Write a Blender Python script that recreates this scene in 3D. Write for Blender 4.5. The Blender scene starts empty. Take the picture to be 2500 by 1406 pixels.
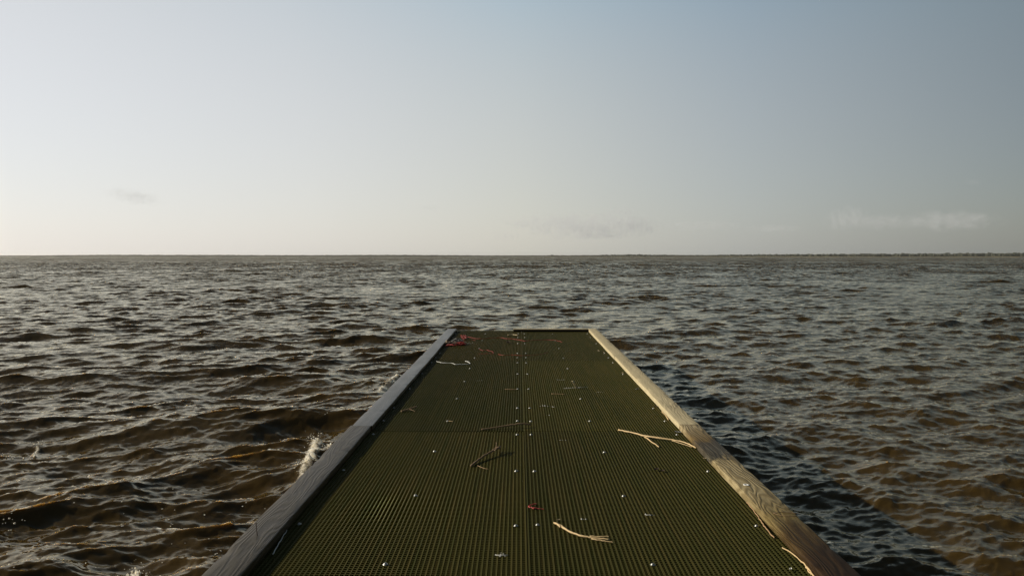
import bpy, math, random
import numpy as np
from mathutils import Vector, Matrix

sc = bpy.context.scene
COL = sc.collection
rng = np.random.default_rng(11)
random.seed(5)

# ------------------------------------------------------------------ camera
F_PX, CAM_H = 1910.0, 1.2            # focal length in photo pixels, metres above the deck
PITCH, YAW = math.atan(77 / F_PX), math.atan(17 / F_PX)
WATER_Z = -0.52
cam_d = bpy.data.cameras.new('camera'); cam = bpy.data.objects.new('camera', cam_d); COL.objects.link(cam)
cam_d.sensor_width = 36; cam_d.lens = 36 * F_PX / 2500
cam_d.clip_start = 0.05; cam_d.clip_end = 60000
cam.location = (0, 0, CAM_H); cam.rotation_euler = (math.pi / 2 - PITCH, 0, YAW)
sc.camera = cam

# ------------------------------------------------------------------ sun and sky
SUN_EL, SUN_AZ = math.radians(24.7), math.radians(80)      # azimuth left of the pier's direction (+Y)
SUN = Vector((-math.sin(SUN_AZ) * math.cos(SUN_EL), math.cos(SUN_AZ) * math.cos(SUN_EL), math.sin(SUN_EL)))
ld = bpy.data.lights.new('sun', 'SUN'); ld.energy = 5.0; ld.angle = math.radians(0.5); ld.color = (1.0, 0.90, 0.74)
lo = bpy.data.objects.new('sun', ld); COL.objects.link(lo); lo.location = SUN * 60
lo.rotation_euler = (-SUN).to_track_quat('-Z', 'Y').to_euler()

world = bpy.data.worlds.new('World'); sc.world = world; world.use_nodes = True
nt = world.node_tree; nt.nodes.clear()
def N(t, typ, **kw):
    n = t.nodes.new(typ)
    for k, v in kw.items():
        setattr(n, k, v)
    return n
def math_n(t, op, a, b=None, clamp=False):
    n = N(t, 'ShaderNodeMath', operation=op); n.use_clamp = clamp
    for i, v in enumerate((a, b)):
        if v is None: continue
        if hasattr(v, 'links'): t.links.new(v, n.inputs[i])
        else: n.inputs[i].default_value = v
    return n.outputs[0]
def ramp_n(t, fac, stops, interp='LINEAR'):
    r = N(t, 'ShaderNodeValToRGB'); cr = r.color_ramp; cr.interpolation = interp
    while len(cr.elements) < len(stops): cr.elements.new(0.5)
    for e, (p, c) in zip(cr.elements, stops):
        e.position = p; e.color = (c[0], c[1], c[2], 1)
    t.links.new(fac, r.inputs[0]); return r.outputs[0]
def mix_n(t, fac, a, b, bt='MIX'):
    m = N(t, 'ShaderNodeMix', data_type='RGBA', blend_type=bt)
    for s, v in ((m.inputs[0], fac), (m.inputs[6], a), (m.inputs[7], b)):
        if hasattr(v, 'links'): t.links.new(v, s)
        elif isinstance(v, (tuple, list)): s.default_value = (v[0], v[1], v[2], 1)
        else: s.default_value = v
    return m.outputs[2]
def world_sky():
    out = N(nt, 'ShaderNodeOutputWorld'); bg = N(nt, 'ShaderNodeBackground')
    sky = N(nt, 'ShaderNodeTexSky', sky_type='NISHITA'); sky.sun_disc = False
    sky.sun_elevation = SUN_EL; sky.sun_rotation = -SUN_AZ
    tc = N(nt, 'ShaderNodeTexCoord')
    sep = N(nt, 'ShaderNodeSeparateXYZ'); nt.links.new(tc.outputs['Generated'], sep.inputs[0])
    dot = N(nt, 'ShaderNodeVectorMath', operation='DOT_PRODUCT')
    nt.links.new(tc.outputs['Generated'], dot.inputs[0])
    dot.inputs[1].default_value = (-math.sin(SUN_AZ), math.cos(SUN_AZ), 0)
    u = math_n(nt, 'MULTIPLY_ADD', dot.outputs['Value'], 0.5); u.node.inputs[2].default_value = 0.5
    P = lambda v: v * .5 + .5
    # hazy air near the horizon / higher up, both brighter towards the sun
    S = 0.5
    K = lambda *c: [x * S for x in c]
    hor = ramp_n(nt, u, [(0, K(.03, .035, .045)), (P(-.62), K(.06, .065, .072)), (P(-.39), K(.175, .185, .185)), (P(-.1), K(.34, .35, .345)),
                         (P(.174), K(.51, .50, .46)), (P(.42), K(.60, .585, .565)), (P(.682), K(.65, .64, .64)), (P(.80), K(.95, .92, .86)), (1, K(2.2, 2.0, 1.6))])
    top = ramp_n(nt, u, [(0, K(.015, .02, .025)), (P(-.62), K(.035, .045, .05)), (P(-.39), K(.138, .178, .19)), (P(-.1), K(.235, .30, .345)),
                         (P(.174), K(.37, .44, .475)), (P(.42), K(.49, .52, .53)), (P(.682), K(.58, .579, .57)), (P(.80), K(.95, .90, .80)), (1, K(2.4, 2.1, 1.6))])
    el = math_n(nt, 'DIVIDE', sep.outputs[2], 0.31, clamp=True); el = math_n(nt, 'POWER', el, 2.5)
    veil = mix_n(nt, el, hor, top)
    # thins towards the zenith
    z = math_n(nt, 'SUBTRACT', sep.outputs[2], 0.31); z = math_n(nt, 'DIVIDE', z, 0.22, clamp=True)
    veil = mix_n(nt, z, veil, (.012, .016, .016))
    veil = mix_n(nt, 1.0, veil, (20.0, 20.0, 20.0), 'MULTIPLY')
    sk = mix_n(nt, 1.0, sky.outputs[0], (0.25, 0.25, 0.25), 'MULTIPLY')
    tot = mix_n(nt, 1.0, sk, veil, 'ADD')
    nt.links.new(tot, bg.inputs[0]); bg.inputs[1].default_value = 0.1
    nt.links.new(bg.outputs[0], out.inputs[0])
world_sky()
sc.view_settings.view_transform = 'Standard'; sc.view_settings.look = 'None'
sc.view_settings.exposure = 0.0; sc.view_settings.gamma = 1
sc.cycles.volume_bounces = 1; sc.cycles.max_bounces = 8; sc.cycles.transparent_max_bounces = 12

# ------------------------------------------------------------------ helpers
def px(x, y, z=0.0):
    """photo pixel -> point on the horizontal plane z"""
    a = (x - 1250) / F_PX; b = -(y - 703) / F_PX
    fy = math.cos(PITCH) + b * math.sin(PITCH); fz = -math.sin(PITCH) + b * math.cos(PITCH)
    X = a * math.cos(YAW) - fy * math.sin(YAW); Y = a * math.sin(YAW) + fy * math.cos(YAW)
    t = (z - CAM_H) / fz
    return (X * t, Y * t, z)

class MB:
    def __init__(s): s.v = []; s.f = []
    def add(s, v, f):
        b = len(s.v); s.v += [tuple(p) for p in v]; s.f += [tuple(i + b for i in q) for q in f]
    def box(s, x0, x1, y0, y1, z0, z1):
        s.add([(x0, y0, z0), (x1, y0, z0), (x1, y1, z0), (x0, y1, z0), (x0, y0, z1), (x1, y0, z1), (x1, y1, z1), (x0, y1, z1)],
              [(0, 3, 2, 1), (4, 5, 6, 7), (0, 1, 5, 4), (1, 2, 6, 5), (2, 3, 7, 6), (3, 0, 4, 7)])
    def tube(s, pts, r, n=6, flat=1.0):
        pts = [Vector(p) for p in pts]; m = len(pts)
        rr = r if isinstance(r, (list, tuple)) else [r] * m
        V = []; Fc = []
        for i, p in enumerate(pts):
            t = (pts[min(i + 1, m - 1)] - pts[max(i - 1, 0)])
            if t.length < 1e-9: t = Vector((0, 1, 0))
            t.normalize()
            up = Vector((0, 0, 1)) if abs(t.z) < .9 else Vector((1, 0, 0))
            sx = t.cross(up).normalized(); sy = sx.cross(t)
            for k in range(n):
                a = 2 * math.pi * k / n
                V.append(p + (sx * math.cos(a) + sy * math.sin(a) * flat) * rr[i])
        for i in range(m - 1):
            for k in range(n):
                Fc.append((i * n + k, i * n + (k + 1) % n, (i + 1) * n + (k + 1) % n, (i + 1) * n + k))
        Fc.append(tuple(range(n))[::-1]); Fc.append(tuple((m - 1) * n + k for k in range(n)))
        s.add(V, Fc)
    def lathe(s, c, prof, n=12, cap=True):
        c = Vector(c); V = []; Fc = []
        for (r, z) in prof:
            for k in range(n):
                a = 2 * math.pi * k / n; V.append(c + Vector((r * math.cos(a), r * math.sin(a), z)))
        for i in range(len(prof) - 1):
            for k in range(n):
                Fc.append((i * n + k, i * n + (k + 1) % n, (i + 1) * n + (k + 1) % n, (i + 1) * n + k))
        if cap: Fc.append(tuple((len(prof) - 1) * n + k for k in range(n)))
        s.add(V, Fc)
    def blob(s, c, r, lump=.3, n=8, sq=1.0, seed=0):
        R = random.Random(seed); V = []; Fc = []; ring = n
        ph = [R.uniform(0, 6.28) for _ in range(6)]
        for i in range(1, ring):
            th = math.pi * i / ring
            for k in range(n + 2):
                a = 2 * math.pi * k / (n + 2)
                q = r * (1 + lump * (math.sin(3 * a + ph[0] + 2 * th) * .5 + math.sin(5 * th + ph[1] + a) * .5 + R.uniform(-.3, .3)))
                V.append((c[0] + q * math.sin(th) * math.cos(a), c[1] + q * math.sin(th) * math.sin(a), c[2] + q * math.cos(th) * sq))
        m = n + 2
        for i in range(ring - 2):
            for k in range(m):
                Fc.append((i * m + k, (i + 1) * m + k, (i + 1) * m + (k + 1) % m, i * m + (k + 1) % m))
        V.append((c[0], c[1], c[2] + r * sq)); V.append((c[0], c[1], c[2] - r * sq)); T = len(V) - 2
        for k in range(m):
            Fc.append((T, k, (k + 1) % m)); Fc.append((T + 1, (ring - 2) * m + (k + 1) % m, (ring - 2) * m + k))
        s.add(V, Fc)
    def build(s, name, mat, parent=None, smooth=False):
        me = bpy.data.meshes.new(name); me.from_pydata(s.v, [], s.f); me.update()
        if smooth: me.polygons.foreach_set('use_smooth', [True] * len(me.polygons))
        me.materials.append(mat)
        o = bpy.data.objects.new(name, me); COL.objects.link(o)
        if parent: o.parent = parent
        return o
def tag(o, label=None, cat=None, group=None, kind=None):
    for k, v in (('label', label), ('category', cat), ('group', group), ('kind', kind)):
        if v: o[k] = v
    return o
def empty(name, loc=(0, 0, 0)):
    o = bpy.data.objects.new(name, None); COL.objects.link(o); o.location = loc; o.empty_display_size = .1
    return o
def fast_mesh(name, co, quads, mat, smooth=True):
    me = bpy.data.meshes.new(name)
    co = np.ascontiguousarray(co, dtype=np.float32); quads = np.ascontiguousarray(quads, dtype=np.int32)
    me.vertices.add(len(co)); me.vertices.foreach_set('co', co.ravel())
    me.loops.add(quads.size); me.loops.foreach_set('vertex_index', quads.ravel())
    me.polygons.add(len(quads))
    me.polygons.foreach_set('loop_start', np.arange(0, quads.size, 4, dtype=np.int32))
    me.polygons.foreach_set('loop_total', np.full(len(quads), 4, dtype=np.int32))
    me.polygons.foreach_set('use_smooth', np.full(len(quads), smooth))
    me.update(); me.materials.append(mat)
    o = bpy.data.objects.new(name, me); COL.objects.link(o); return o
def new_mat(name):
    m = bpy.data.materials.new(name); m.use_nodes = True
    return m, m.node_tree, m.node_tree.nodes['Principled BSDF']
def noise(t, vec, scale, detail=4, rough=.6, dist=0.0):
    n = N(t, 'ShaderNodeTexNoise'); n.inputs['Scale'].default_value = scale
    n.inputs['Detail'].default_value = detail; n.inputs['Roughness'].default_value = rough; n.inputs['Distortion'].default_value = dist
    if vec is not None: t.links.new(vec, n.inputs['Vector'])
    return n.outputs[0], n.outputs[1]
def mapping(t, vec, scale=(1, 1, 1), loc=(0, 0, 0)):
    m = N(t, 'ShaderNodeMapping'); m.inputs['Scale'].default_value = scale; m.inputs['Location'].default_value = loc
    t.links.new(vec, m.inputs[0]); return m.outputs[0]
def position(t):
    g = N(t, 'ShaderNodeNewGeometry'); return g.outputs['Position']
def bump(t, h, strength, dist, bsdf):
    b = N(t, 'ShaderNodeBump'); b.inputs['Strength'].default_value = strength; b.inputs['Distance'].default_value = dist
    t.links.new(h, b.inputs['Height']); t.links.new(b.outputs[0], bsdf.inputs['Normal'])
def plain(name, c, rough=.7, metal=0.0, var=.25, scale=40, trans=0.0):
    m, t, b = new_mat(name); p = position(t); f, _ = noise(t, p, scale)
    lo_ = [x * (1 - var) for x in c]; hi = [x * (1 + var) for x in c]
    t.links.new(mix_n(t, f, lo_, hi), b.inputs['Base Color'])
    b.inputs['Roughness'].default_value = rough; b.inputs['Metallic'].default_value = metal
    return m

# ------------------------------------------------------------------ water surface
def ocean(Nn, L, lmin, lmax, lp, wind, spread, seed, power=2.0):
    r = np.random.default_rng(seed)
    k1 = np.fft.fftfreq(Nn, 1.0 / Nn) * 2 * np.pi / L
    kx, ky = np.meshgrid(k1, k1, indexing='ij'); k = np.hypot(kx, ky); k[0, 0] = 1
    kp = 2 * np.pi / lp
    cosd = (kx * wind[0] + ky * wind[1]) / k
    D = (1 - spread) * np.clip(cosd, 0, 1) ** (2 * power) + spread * np.abs(cosd) ** 1 * .4 + spread * .05
    A = np.sqrt(k ** -4.0 * np.exp(-1.25 * (kp / k) ** 2) * D)
    A *= (k > 2 * np.pi / lmax) & (k < 2 * np.pi / lmin); A[0, 0] = 0
    h = A * (r.standard_normal((Nn, Nn)) + 1j * r.standard_normal((Nn, Nn)))
    H = np.fft.ifft2(h).real; s = H.std()
    Dx = np.fft.ifft2(1j * kx / k * h).real / s; Dy = np.fft.ifft2(1j * ky / k * h).real / s
    return (H / s).astype(np.float32), Dx.astype(np.float32), Dy.astype(np.float32)
def sample(fields, L, x, y):
    Nn = fields[0].shape[0]
    fx = (x / L * Nn) % Nn; fy = (y / L * Nn) % Nn
    ix = np.floor(fx).astype(np.int32); iy = np.floor(fy).astype(np.int32)
    tx = (fx - ix).astype(np.float32); ty = (fy - iy).astype(np.float32); ix %= Nn; iy %= Nn
    jx = (ix + 1) % Nn; jy = (iy + 1) % Nn
    return [f[ix, iy] * (1 - tx) * (1 - ty) + f[jx, iy] * tx * (1 - ty) + f[ix, jy] * (1 - tx) * ty + f[jx, jy] * tx * ty for f in fields]
RIDGES = []
for (xa, ya, xb, yb, hh, ww) in [(776, 1062, 756, 1106, .050, .050), (757, 1104, 736, 1152, .045, .055), (796, 1076, 816, 1094, .035, .04), (724, 1158, 690, 1205, .03, .05), (706, 1182, 668, 1222, .045, .03), (336, 1368, 322, 1398, .06, .03), (92, 1070, 86, 1088, .035, .02), (985, 898, 930, 935, .045, .05)]:
    A_ = px(xa, ya, WATER_Z + .08); B_ = px(xb, yb, WATER_Z + .08); RIDGES.append((A_[0], A_[1], B_[0], B_[1], hh, ww))
WD = np.array([0.30, -0.954]); WD2 = np.array([-0.12, -0.993])
big = ocean(2048, 93.0, 0.34, 9.0, 2.8, WD, .20, 3, 2.2)
mid = ocean(1024, 17.3, 0.10, 0.95, 0.80, WD2, .16, 8, 2.5)
small = ocean(1024, 4.7, 0.018, 0.16, 0.12, WD, .2, 21, 2.0)
leef = ocean(1024, 23.0, 0.16, 3.0, 1.25, np.array([-.74, -.67]), .06, 31, 5.0)
A_BIG, A_MID, A_SMALL = 0.034, 0.0108, 0.0027
CA, SA = math.cos(.5), math.sin(.5)
def wave(x, y):
    h, dx, dy = sample(big, 93.0, x + 5.0, y + 13.0)
    gust = 0.75 + 0.5 * (0.5 + 0.5 * np.sin(x * .21 + 1.3) * np.sin(y * .17 + .4 + x * .05))
    near = np.exp(-((x + 2.6) / 1.9) ** 2 - ((y - 4.6) / 2.4) ** 2)          # steeper chop against the pier's left side
    patch = 1 + .30 * np.sin(x * .31 + 1.1 * np.sin(y * .13) + .7) * np.sin(y * .23 + .9 * np.sin(x * .17)) + .18 * np.sin(x * .83 - y * .47)
    side = 1 / (1 + np.exp(-(x - 1.0 - .05 * y) * 1.6)) * np.exp(-np.clip(y - 3, 0, 90) / 16.0)     # water in the pier's lee, long oblique ripples
    lee = 1 - .60 * side
    a = A_BIG * (1 + .45 * near) * patch * lee
    Z = h * a; X = dx * a * 1.05; Y = dy * a * 1.05
    # broad rollers on the near left
    ph = 1.35 * y - .55 * x + .55 * np.sin(.9 * x + .5 * y)
    rl = .080 * np.exp(-((x + 3.2) / 3.0) ** 2 - ((y - 6.0) / 5.5) ** 2)
    Z += rl * (np.cos(ph) + .28 * np.cos(2 * ph)); Y -= rl * .45 * np.sin(ph)
    f2 = np.clip(1 - (y - 120) / 300, 0, 1)
    h, dx, dy = sample(mid, 17.3, x * CA + y * SA, -x * SA + y * CA)
    f2 = f2 * (1 - .55 * side)
    Z += h * A_MID * gust * f2; X += (dx * CA - dy * SA) * A_MID * .8 * f2; Y += (dx * SA + dy * CA) * A_MID * .8 * f2
    f3 = np.clip(1 - (y - 20) / 40, 0, 1)
    h, dx, dy = sample(small, 4.7, x, y)
    Z += h * A_SMALL * gust * f3; X += dx * A_SMALL * .6 * f3; Y += dy * A_SMALL * .6 * f3
    h, dx, dy = sample(leef, 23.0, x + 3.0, y + 7.0)
    Z += h * .0165 * side; X += dx * .014 * side; Y += dy * .014 * side
    # wavelets thrown back by the pier's left side
    wb = np.exp(-np.clip(-1.2 - x, 0, 9) / .45) * (x < -.9) * np.clip((y - 1) / 2, 0, 1) * np.clip((13.5 - y) / 2, 0, 1)
    Z += wb * .035 * (np.sin(9 * y + 5 * x + 2 * np.sin(2.1 * y)) * np.sin(3.7 * y + 1.0 - 7 * x) + .35 * np.sin(23 * y - 17 * x))
    for (ax, ay, bx, by, hh, ww) in RIDGES:
        L2 = (bx - ax) ** 2 + (by - ay) ** 2; u = ((x - ax) * (bx - ax) + (y - ay) * (by - ay)) / L2
        d = np.hypot(x - ax - (bx - ax) * np.clip(u, 0, 1), y - ay - (by - ay) * np.clip(u, 0, 1))
        Z += hh * np.exp(-(d / ww) ** 2) * (.55 + .3 * np.sin(41 * u + 6 * np.sin(13 * u)) + .25 * np.sin(97 * u + 31 * x)) * np.clip(np.minimum(u + .2, 1.2 - u) * 4, 0, 1)
    return X, Y, Z
ys = [-3.0]
while ys[-1] < 4500:
    y = ys[-1]
    d = min(max(.0042 * (y + .6), .012), .22) if y < 190 else (.22 + (y - 190) * .012)
    ys.append(y + d)
ys = np.array(ys); NC = 1250
s_ = np.linspace(-1, 1, NC); s_ = s_ * .80
gy, gs = np.meshgrid(ys, s_, indexing='ij'); gx = gs * (gy + 4.6)
dX, dY, dZ = wave(gx, gy)
keep_far = np.clip(1 - (gy - 1200) / 2500, 0, 1)
wx, wy, wz = gx + dX * keep_far, gy + dY * keep_far, WATER_Z + dZ * keep_far
nr = len(ys)
idx = np.arange(nr * NC).reshape(nr, NC)
q = np.stack([idx[:-1, :-1], idx[:-1, 1:], idx[1:, 1:], idx[1:, :-1]], -1).reshape(-1, 4)
co = np.stack([wx, wy, wz], -1).reshape(-1, 3)
# outer sheet that carries the lake on to the horizon on every side, a little lower
B = len(co); E_ = 4700.0; zz = WATER_Z - .42
co = np.vstack([co, [[-E_, -E_, zz], [E_, -E_, zz], [E_, E_, zz], [-E_, E_, zz]]])
q = np.vstack([q, [[B, B + 1, B + 2, B + 3]]])

mw, t, b = new_mat('brown_lake_water')
pos = position(t); sep = N(t, 'ShaderNodeSeparateXYZ'); t.links.new(pos, sep.inputs[0])
f1, _ = noise(t, mapping(t, pos, (.5, .5, .5)), 1.0, 3)
col = mix_n(t, f1, (.026, .0150, .0035), (.043, .0268, .0068))
b.inputs['IOR'].default_value = 1.333; b.inputs['Specular Tint'].default_value = (1, .96, .80, 1)
far = math_n(t, 'DIVIDE', math_n(t, 'SUBTRACT', sep.outputs[1], 25.0), 300.0, clamp=True)
far = math_n(t, 'POWER', far, .6)
rg = math_n(t, 'MULTIPLY_ADD', far, .26); rg.node.inputs[2].default_value = .045
t.links.new(rg, b.inputs['Roughness'])
# froth: torn patches riding the chop beside the pier
at = N(t, 'ShaderNodeAttribute'); at.attribute_name = 'froth'
nf, _ = noise(t, mapping(t, pos, (1, .7, 1)), 38, 6, .8, .8)
ff = math_n(t, 'SUBTRACT', math_n(t, 'ADD', at.outputs['Fac'], nf), .98); ff = math_n(t, 'MULTIPLY', ff, 5, clamp=True)
t.links.new(mix_n(t, ff, col, (.55, .50, .40)), b.inputs['Base Color'])
b.inputs['Subsurface Weight'].default_value = .5; b.inputs['Subsurface Radius'].default_value = (1.0, .85, .60)
b.inputs['Subsurface Scale'].default_value = .16
# fine ripples as tilted normals (their slope must not fade with distance)
mp = mapping(t, pos, (1, 2.2, 1)); _, c1 = noise(t, mp, 9, 6, .7)
_, c2 = noise(t, mapping(t, pos, (.7, 1.2, 1)), 1.6, 5, .7)
def vm(op, a_, b_):
    n = N(t, 'ShaderNodeVectorMath', operation=op)
    for i, v in enumerate((a_, b_)):
        if hasattr(v, 'links'): t.links.new(v, n.inputs[i])
        else: n.inputs[i].default_value = v
    return n.outputs[0]
def sc_v(v, s):
    n = N(t, 'ShaderNodeVectorMath', operation='SCALE'); t.links.new(v, n.inputs[0])
    if hasattr(s, 'links'): t.links.new(s, n.inputs[3])
    else: n.inputs[3].default_value = s
    return n.outputs[0]
r1 = sc_v(vm('MULTIPLY', vm('SUBTRACT', c1, (.5, .5, .5)), (.8, 1.2, 0)), .30)
r2a = math_n(t, 'MULTIPLY', far, .95)
r2 = sc_v(vm('MULTIPLY', vm('SUBTRACT', c2, (.5, .5, .5)), (.8, 1.2, 0)), r2a)
_, c3 = noise(t, mapping(t, pos, (.80, .22, 1)), 1.0, 5, .75)
_, c4 = noise(t, mapping(t, pos, (.10, .030, 1)), 1.0, 5, .75)
r2 = vm('ADD', r2, sc_v(vm('MULTIPLY', vm('SUBTRACT', vm('ADD', c3, c4), (1.0, 1.0, 1.0)), (.0, 1.9, 0)), r2a))
gn = N(t, 'ShaderNodeNewGeometry')
tilt_ = vm('ADD', (0, -.24, 0), (0, 0, 0))      # only the near faces of far waves are seen
nn = vm('NORMALIZE', vm('ADD', vm('ADD', gn.outputs['Normal'], r1), vm('ADD', r2, sc_v(tilt_, far))), (0, 0, 0))
t.links.new(nn, b.inputs['Normal'])
# surface film: sky mirrored by Fresnel over the turbid body, slightly warm from the peat-brown film
b.inputs['Specular IOR Level'].default_value = 0.0
gl = N(t, 'ShaderNodeBsdfGlossy'); gl.inputs['Color'].default_value = (1.0, .945, .79, 1); t.links.new(rg, gl.inputs['Roughness']); t.links.new(nn, gl.inputs['Normal'])
fz_ = N(t, 'ShaderNodeFresnel'); fz_.inputs['IOR'].default_value = 1.333; t.links.new(nn, fz_.inputs['Normal'])
ms = N(t, 'ShaderNodeMixShader'); t.links.new(fz_.outputs[0], ms.inputs[0]); t.links.new(b.outputs[0], ms.inputs[1]); t.links.new(gl.outputs[0], ms.inputs[2])
t.links.new(ms.outputs[0], [n for n in t.nodes if n.type == 'OUTPUT_MATERIAL'][0].inputs['Surface'])
water = fast_mesh('water', co, q, mw); tag(water, kind='structure')
# froth amount per vertex
FROTH = [(745, 1105, .16, .42), (765, 1065, .12, .4), (690, 1190, .22, .40), (640, 1230, .22, .36), (965, 905, .5, .40), (330, 1375, .16, .55), (300, 1390, .14, .45),
         (40, 1095, .16, .45), (90, 1078, .12, .45), (940, 925, .45, .34), (880, 975, .35, .3), (560, 1300, .4, .18), (190, 678, 1.6, .62), (635, 645, 2.5, .55), (1300, 650, 2.0, .5), (1018, 884, .35, .4)]
fr = np.zeros(len(co), np.float32)
for (fx, fy, rad, am) in FROTH:
    p = px(fx, fy, WATER_Z + .04)
    d2 = ((co[:, 0] - p[0]) ** 2 + ((co[:, 1] - p[1]) * .8) ** 2) / rad ** 2
    fr = np.maximum(fr, (am * np.exp(-d2)).astype(np.float32))
for (ax, ay, bx, by, hh, ww) in RIDGES:
    x = co[:, 0]; y = co[:, 1]; L2 = (bx - ax) ** 2 + (by - ay) ** 2; u = ((x - ax) * (bx - ax) + (y - ay) * (by - ay)) / L2
    d = np.hypot(x - ax - (bx - ax) * np.clip(u, 0, 1), y - ay - (by - ay) * np.clip(u, 0, 1))
    fr = np.maximum(fr, (min(1, .45 + hh * 5) * np.exp(-(d / (ww * 1.7)) ** 2)).astype(np.float32))
xx = co[:, 0]; yy = co[:, 1]
trail = .36 * np.exp(-np.clip(-1.22 - xx, 0, 9) / .16) * (xx < -1.0) * np.clip((yy - 2.4) / 1.5, 0, 1) * np.clip((12.5 - yy) / 5, 0, 1) * (.75 + .35 * np.sin(2.7 * yy + 1.0) * np.sin(1.1 * yy))
fr = np.maximum(fr, trail.astype(np.float32))
at_ = water.data.attributes.new('froth', 'FLOAT', 'POINT'); at_.data.foreach_set('value', fr)
def water_z(x, y):
    X, Y, Z = wave(np.array([x]), np.array([y])); return WATER_Z + float(Z[0])

# ------------------------------------------------------------------ materials of the pier
def grating_mat():
    m, t, b = new_mat('green_grating_resin'); p = position(t)
    f, _ = noise(t, mapping(t, p, (52, .9, 1)), 1.0, 3, .6)       # bar to bar
    g, _ = noise(t, p, 1.1, 4, .6)
    s, _ = noise(t, p, 260, 2, .6)
    c = mix_n(t, math_n(t, 'MULTIPLY', math_n(t, 'SUBTRACT', f, .3), 2.5, clamp=True), (.037, .040, .010), (.078, .060, .019))
    c = mix_n(t, math_n(t, 'MULTIPLY', math_n(t, 'SUBTRACT', g, .35), 1.6, clamp=True), c, (.047, .047, .012))
    c = mix_n(t, math_n(t, 'MULTIPLY', math_n(t, 'SUBTRACT', s, .56), 3.0, clamp=True), c, (.13, .115, .045))
    oi = N(t, 'ShaderNodeObjectInfo'); c = mix_n(t, 1.0, c, ramp_n(t, oi.outputs['Random'], [(0, (.84, .88, .80)), (.5, (1.0, .95, .9)), (1, (1.06, 1.08, .9))]), 'MULTIPLY')
    w_, _ = noise(t, mapping(t, p, (2.2, .5, 1)), 1.0, 5, .7, .5)
    c = mix_n(t, math_n(t, 'MULTIPLY', math_n(t, 'SUBTRACT', w_, .52), 3.0, clamp=True), c, (.030, .034, .010))
    t.links.new(c, b.inputs['Base Color']); b.inputs['Roughness'].default_value = .7
    b.inputs['Specular IOR Level'].default_value = .04
    bump(t, s, .35, .001, b)
    return m
def wood_mat(name, kind):
    m, t, b = new_mat(name); p = position(t)
    warp, wc = noise(t, mapping(t, p, (5.5, .9, 5.5)), 1.0, 3, .55)
    sp = N(t, 'ShaderNodeSeparateXYZ'); t.links.new(p, sp.inputs[0])
    # growth rings: distance from a wandering pith line, cut lengthwise
    v = math_n(t, 'ADD', math_n(t, 'MULTIPLY', sp.outputs[0], 9.0), math_n(t, 'MULTIPLY', warp, 3.6))
    rings = math_n(t, 'SINE', math_n(t, 'MULTIPLY', v, 27.0))
    rings = math_n(t, 'MULTIPLY_ADD', rings, .5); rings.node.inputs[2].default_value = .5
    fine, _ = noise(t, mapping(t, p, (240, 6, 240)), 1.0, 4, .7)
    blot, _ = noise(t, mapping(t, p, (7, 2.2, 7)), 1.0, 5, .65)
    specks, _ = noise(t, mapping(t, p, (60, 28, 60)), 1.0, 3, .6)
    if kind == 'dry':
        c = mix_n(t, rings, (.42, .36, .225), (.50, .43, .275))
        c = mix_n(t, math_n(t, 'MULTIPLY', fine, .55), c, (.27, .22, .12))
        c = mix_n(t, math_n(t, 'MULTIPLY', math_n(t, 'SUBTRACT', blot, .52), 2.6, clamp=True), c, (.33, .29, .18))
        r = .8; lvl = .15
    elif kind == 'stained':
        Yq = math_n(t, 'ADD', sp.outputs[1], math_n(t, 'MULTIPLY', math_n(t, 'SUBTRACT', blot, .5), .9))
        Yq = math_n(t, 'ADD', Yq, math_n(t, 'MULTIPLY', math_n(t, 'SUBTRACT', fine, .5), .12))
        f = math_n(t, 'DIVIDE', math_n(t, 'SUBTRACT', Yq, 2.5), 3.0, clamp=True)
        Y_ = lambda y: (y - 2.5) / 3.0
        base = ramp_n(t, f, [(0, (.030, .016, .005)), (Y_(2.95), (.036, .019, .006)), (Y_(3.22), (.085, .055, .018)), (Y_(3.5), (.22, .17, .07)), (Y_(3.8), (.33, .275, .155)),
                             (Y_(4.50), (.35, .29, .165)), (Y_(4.58), (.085, .080, .062)), (Y_(4.88), (.095, .080, .058)), (Y_(5.0), (.20, .14, .055)), (Y_(5.35), (.37, .31, .19))])
        dk = mix_n(t, 1.0, base, (.42, .38, .30), 'MULTIPLY')
        c = mix_n(t, math_n(t, 'MULTIPLY', rings, .75), base, dk)
        c = mix_n(t, math_n(t, 'MULTIPLY', math_n(t, 'SUBTRACT', fine, .35), 2.2, clamp=True), c, dk)
        c = mix_n(t, math_n(t, 'MULTIPLY', math_n(t, 'SUBTRACT', blot, .50), 5, clamp=True), c, dk)
        r = .6; lvl = .12
    else:
        c = mix_n(t, rings, (.034, .027, .013), (.050, .039, .020))
        c = mix_n(t, math_n(t, 'MULTIPLY', fine, .5), c, (.018, .014, .008))
        c = mix_n(t, math_n(t, 'MULTIPLY', math_n(t, 'SUBTRACT', blot, .60), 4, clamp=True), c, (.055, .044, .022))
        r = .31; lvl = .36
        if kind == 'damp':
            c = mix_n(t, rings, (.040, .030, .014), (.062, .048, .023)); c = mix_n(t, math_n(t, 'MULTIPLY', fine, .7), c, (.024, .017, .008)); r = .38; lvl = .20
    c = mix_n(t, math_n(t, 'MULTIPLY', math_n(t, 'SUBTRACT', specks, .68), 9, clamp=True), c, (.09, .06, .035))
    ck, _ = noise(t, mapping(t, p, (55, 1.3, 55)), 1.0, 3, .5, .15)          # drying checks
    ck = math_n(t, 'SUBTRACT', 1.0, math_n(t, 'MULTIPLY', math_n(t, 'ABSOLUTE', math_n(t, 'SUBTRACT', ck, .5)), 55.0), clamp=True)
    gate, _ = noise(t, mapping(t, p, (9, 1.1, 9), (3, 1, 0)), 1.0, 2, .5); ck = math_n(t, 'MULTIPLY', ck, math_n(t, 'MULTIPLY', math_n(t, 'SUBTRACT', gate, .52), 9, clamp=True))
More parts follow.
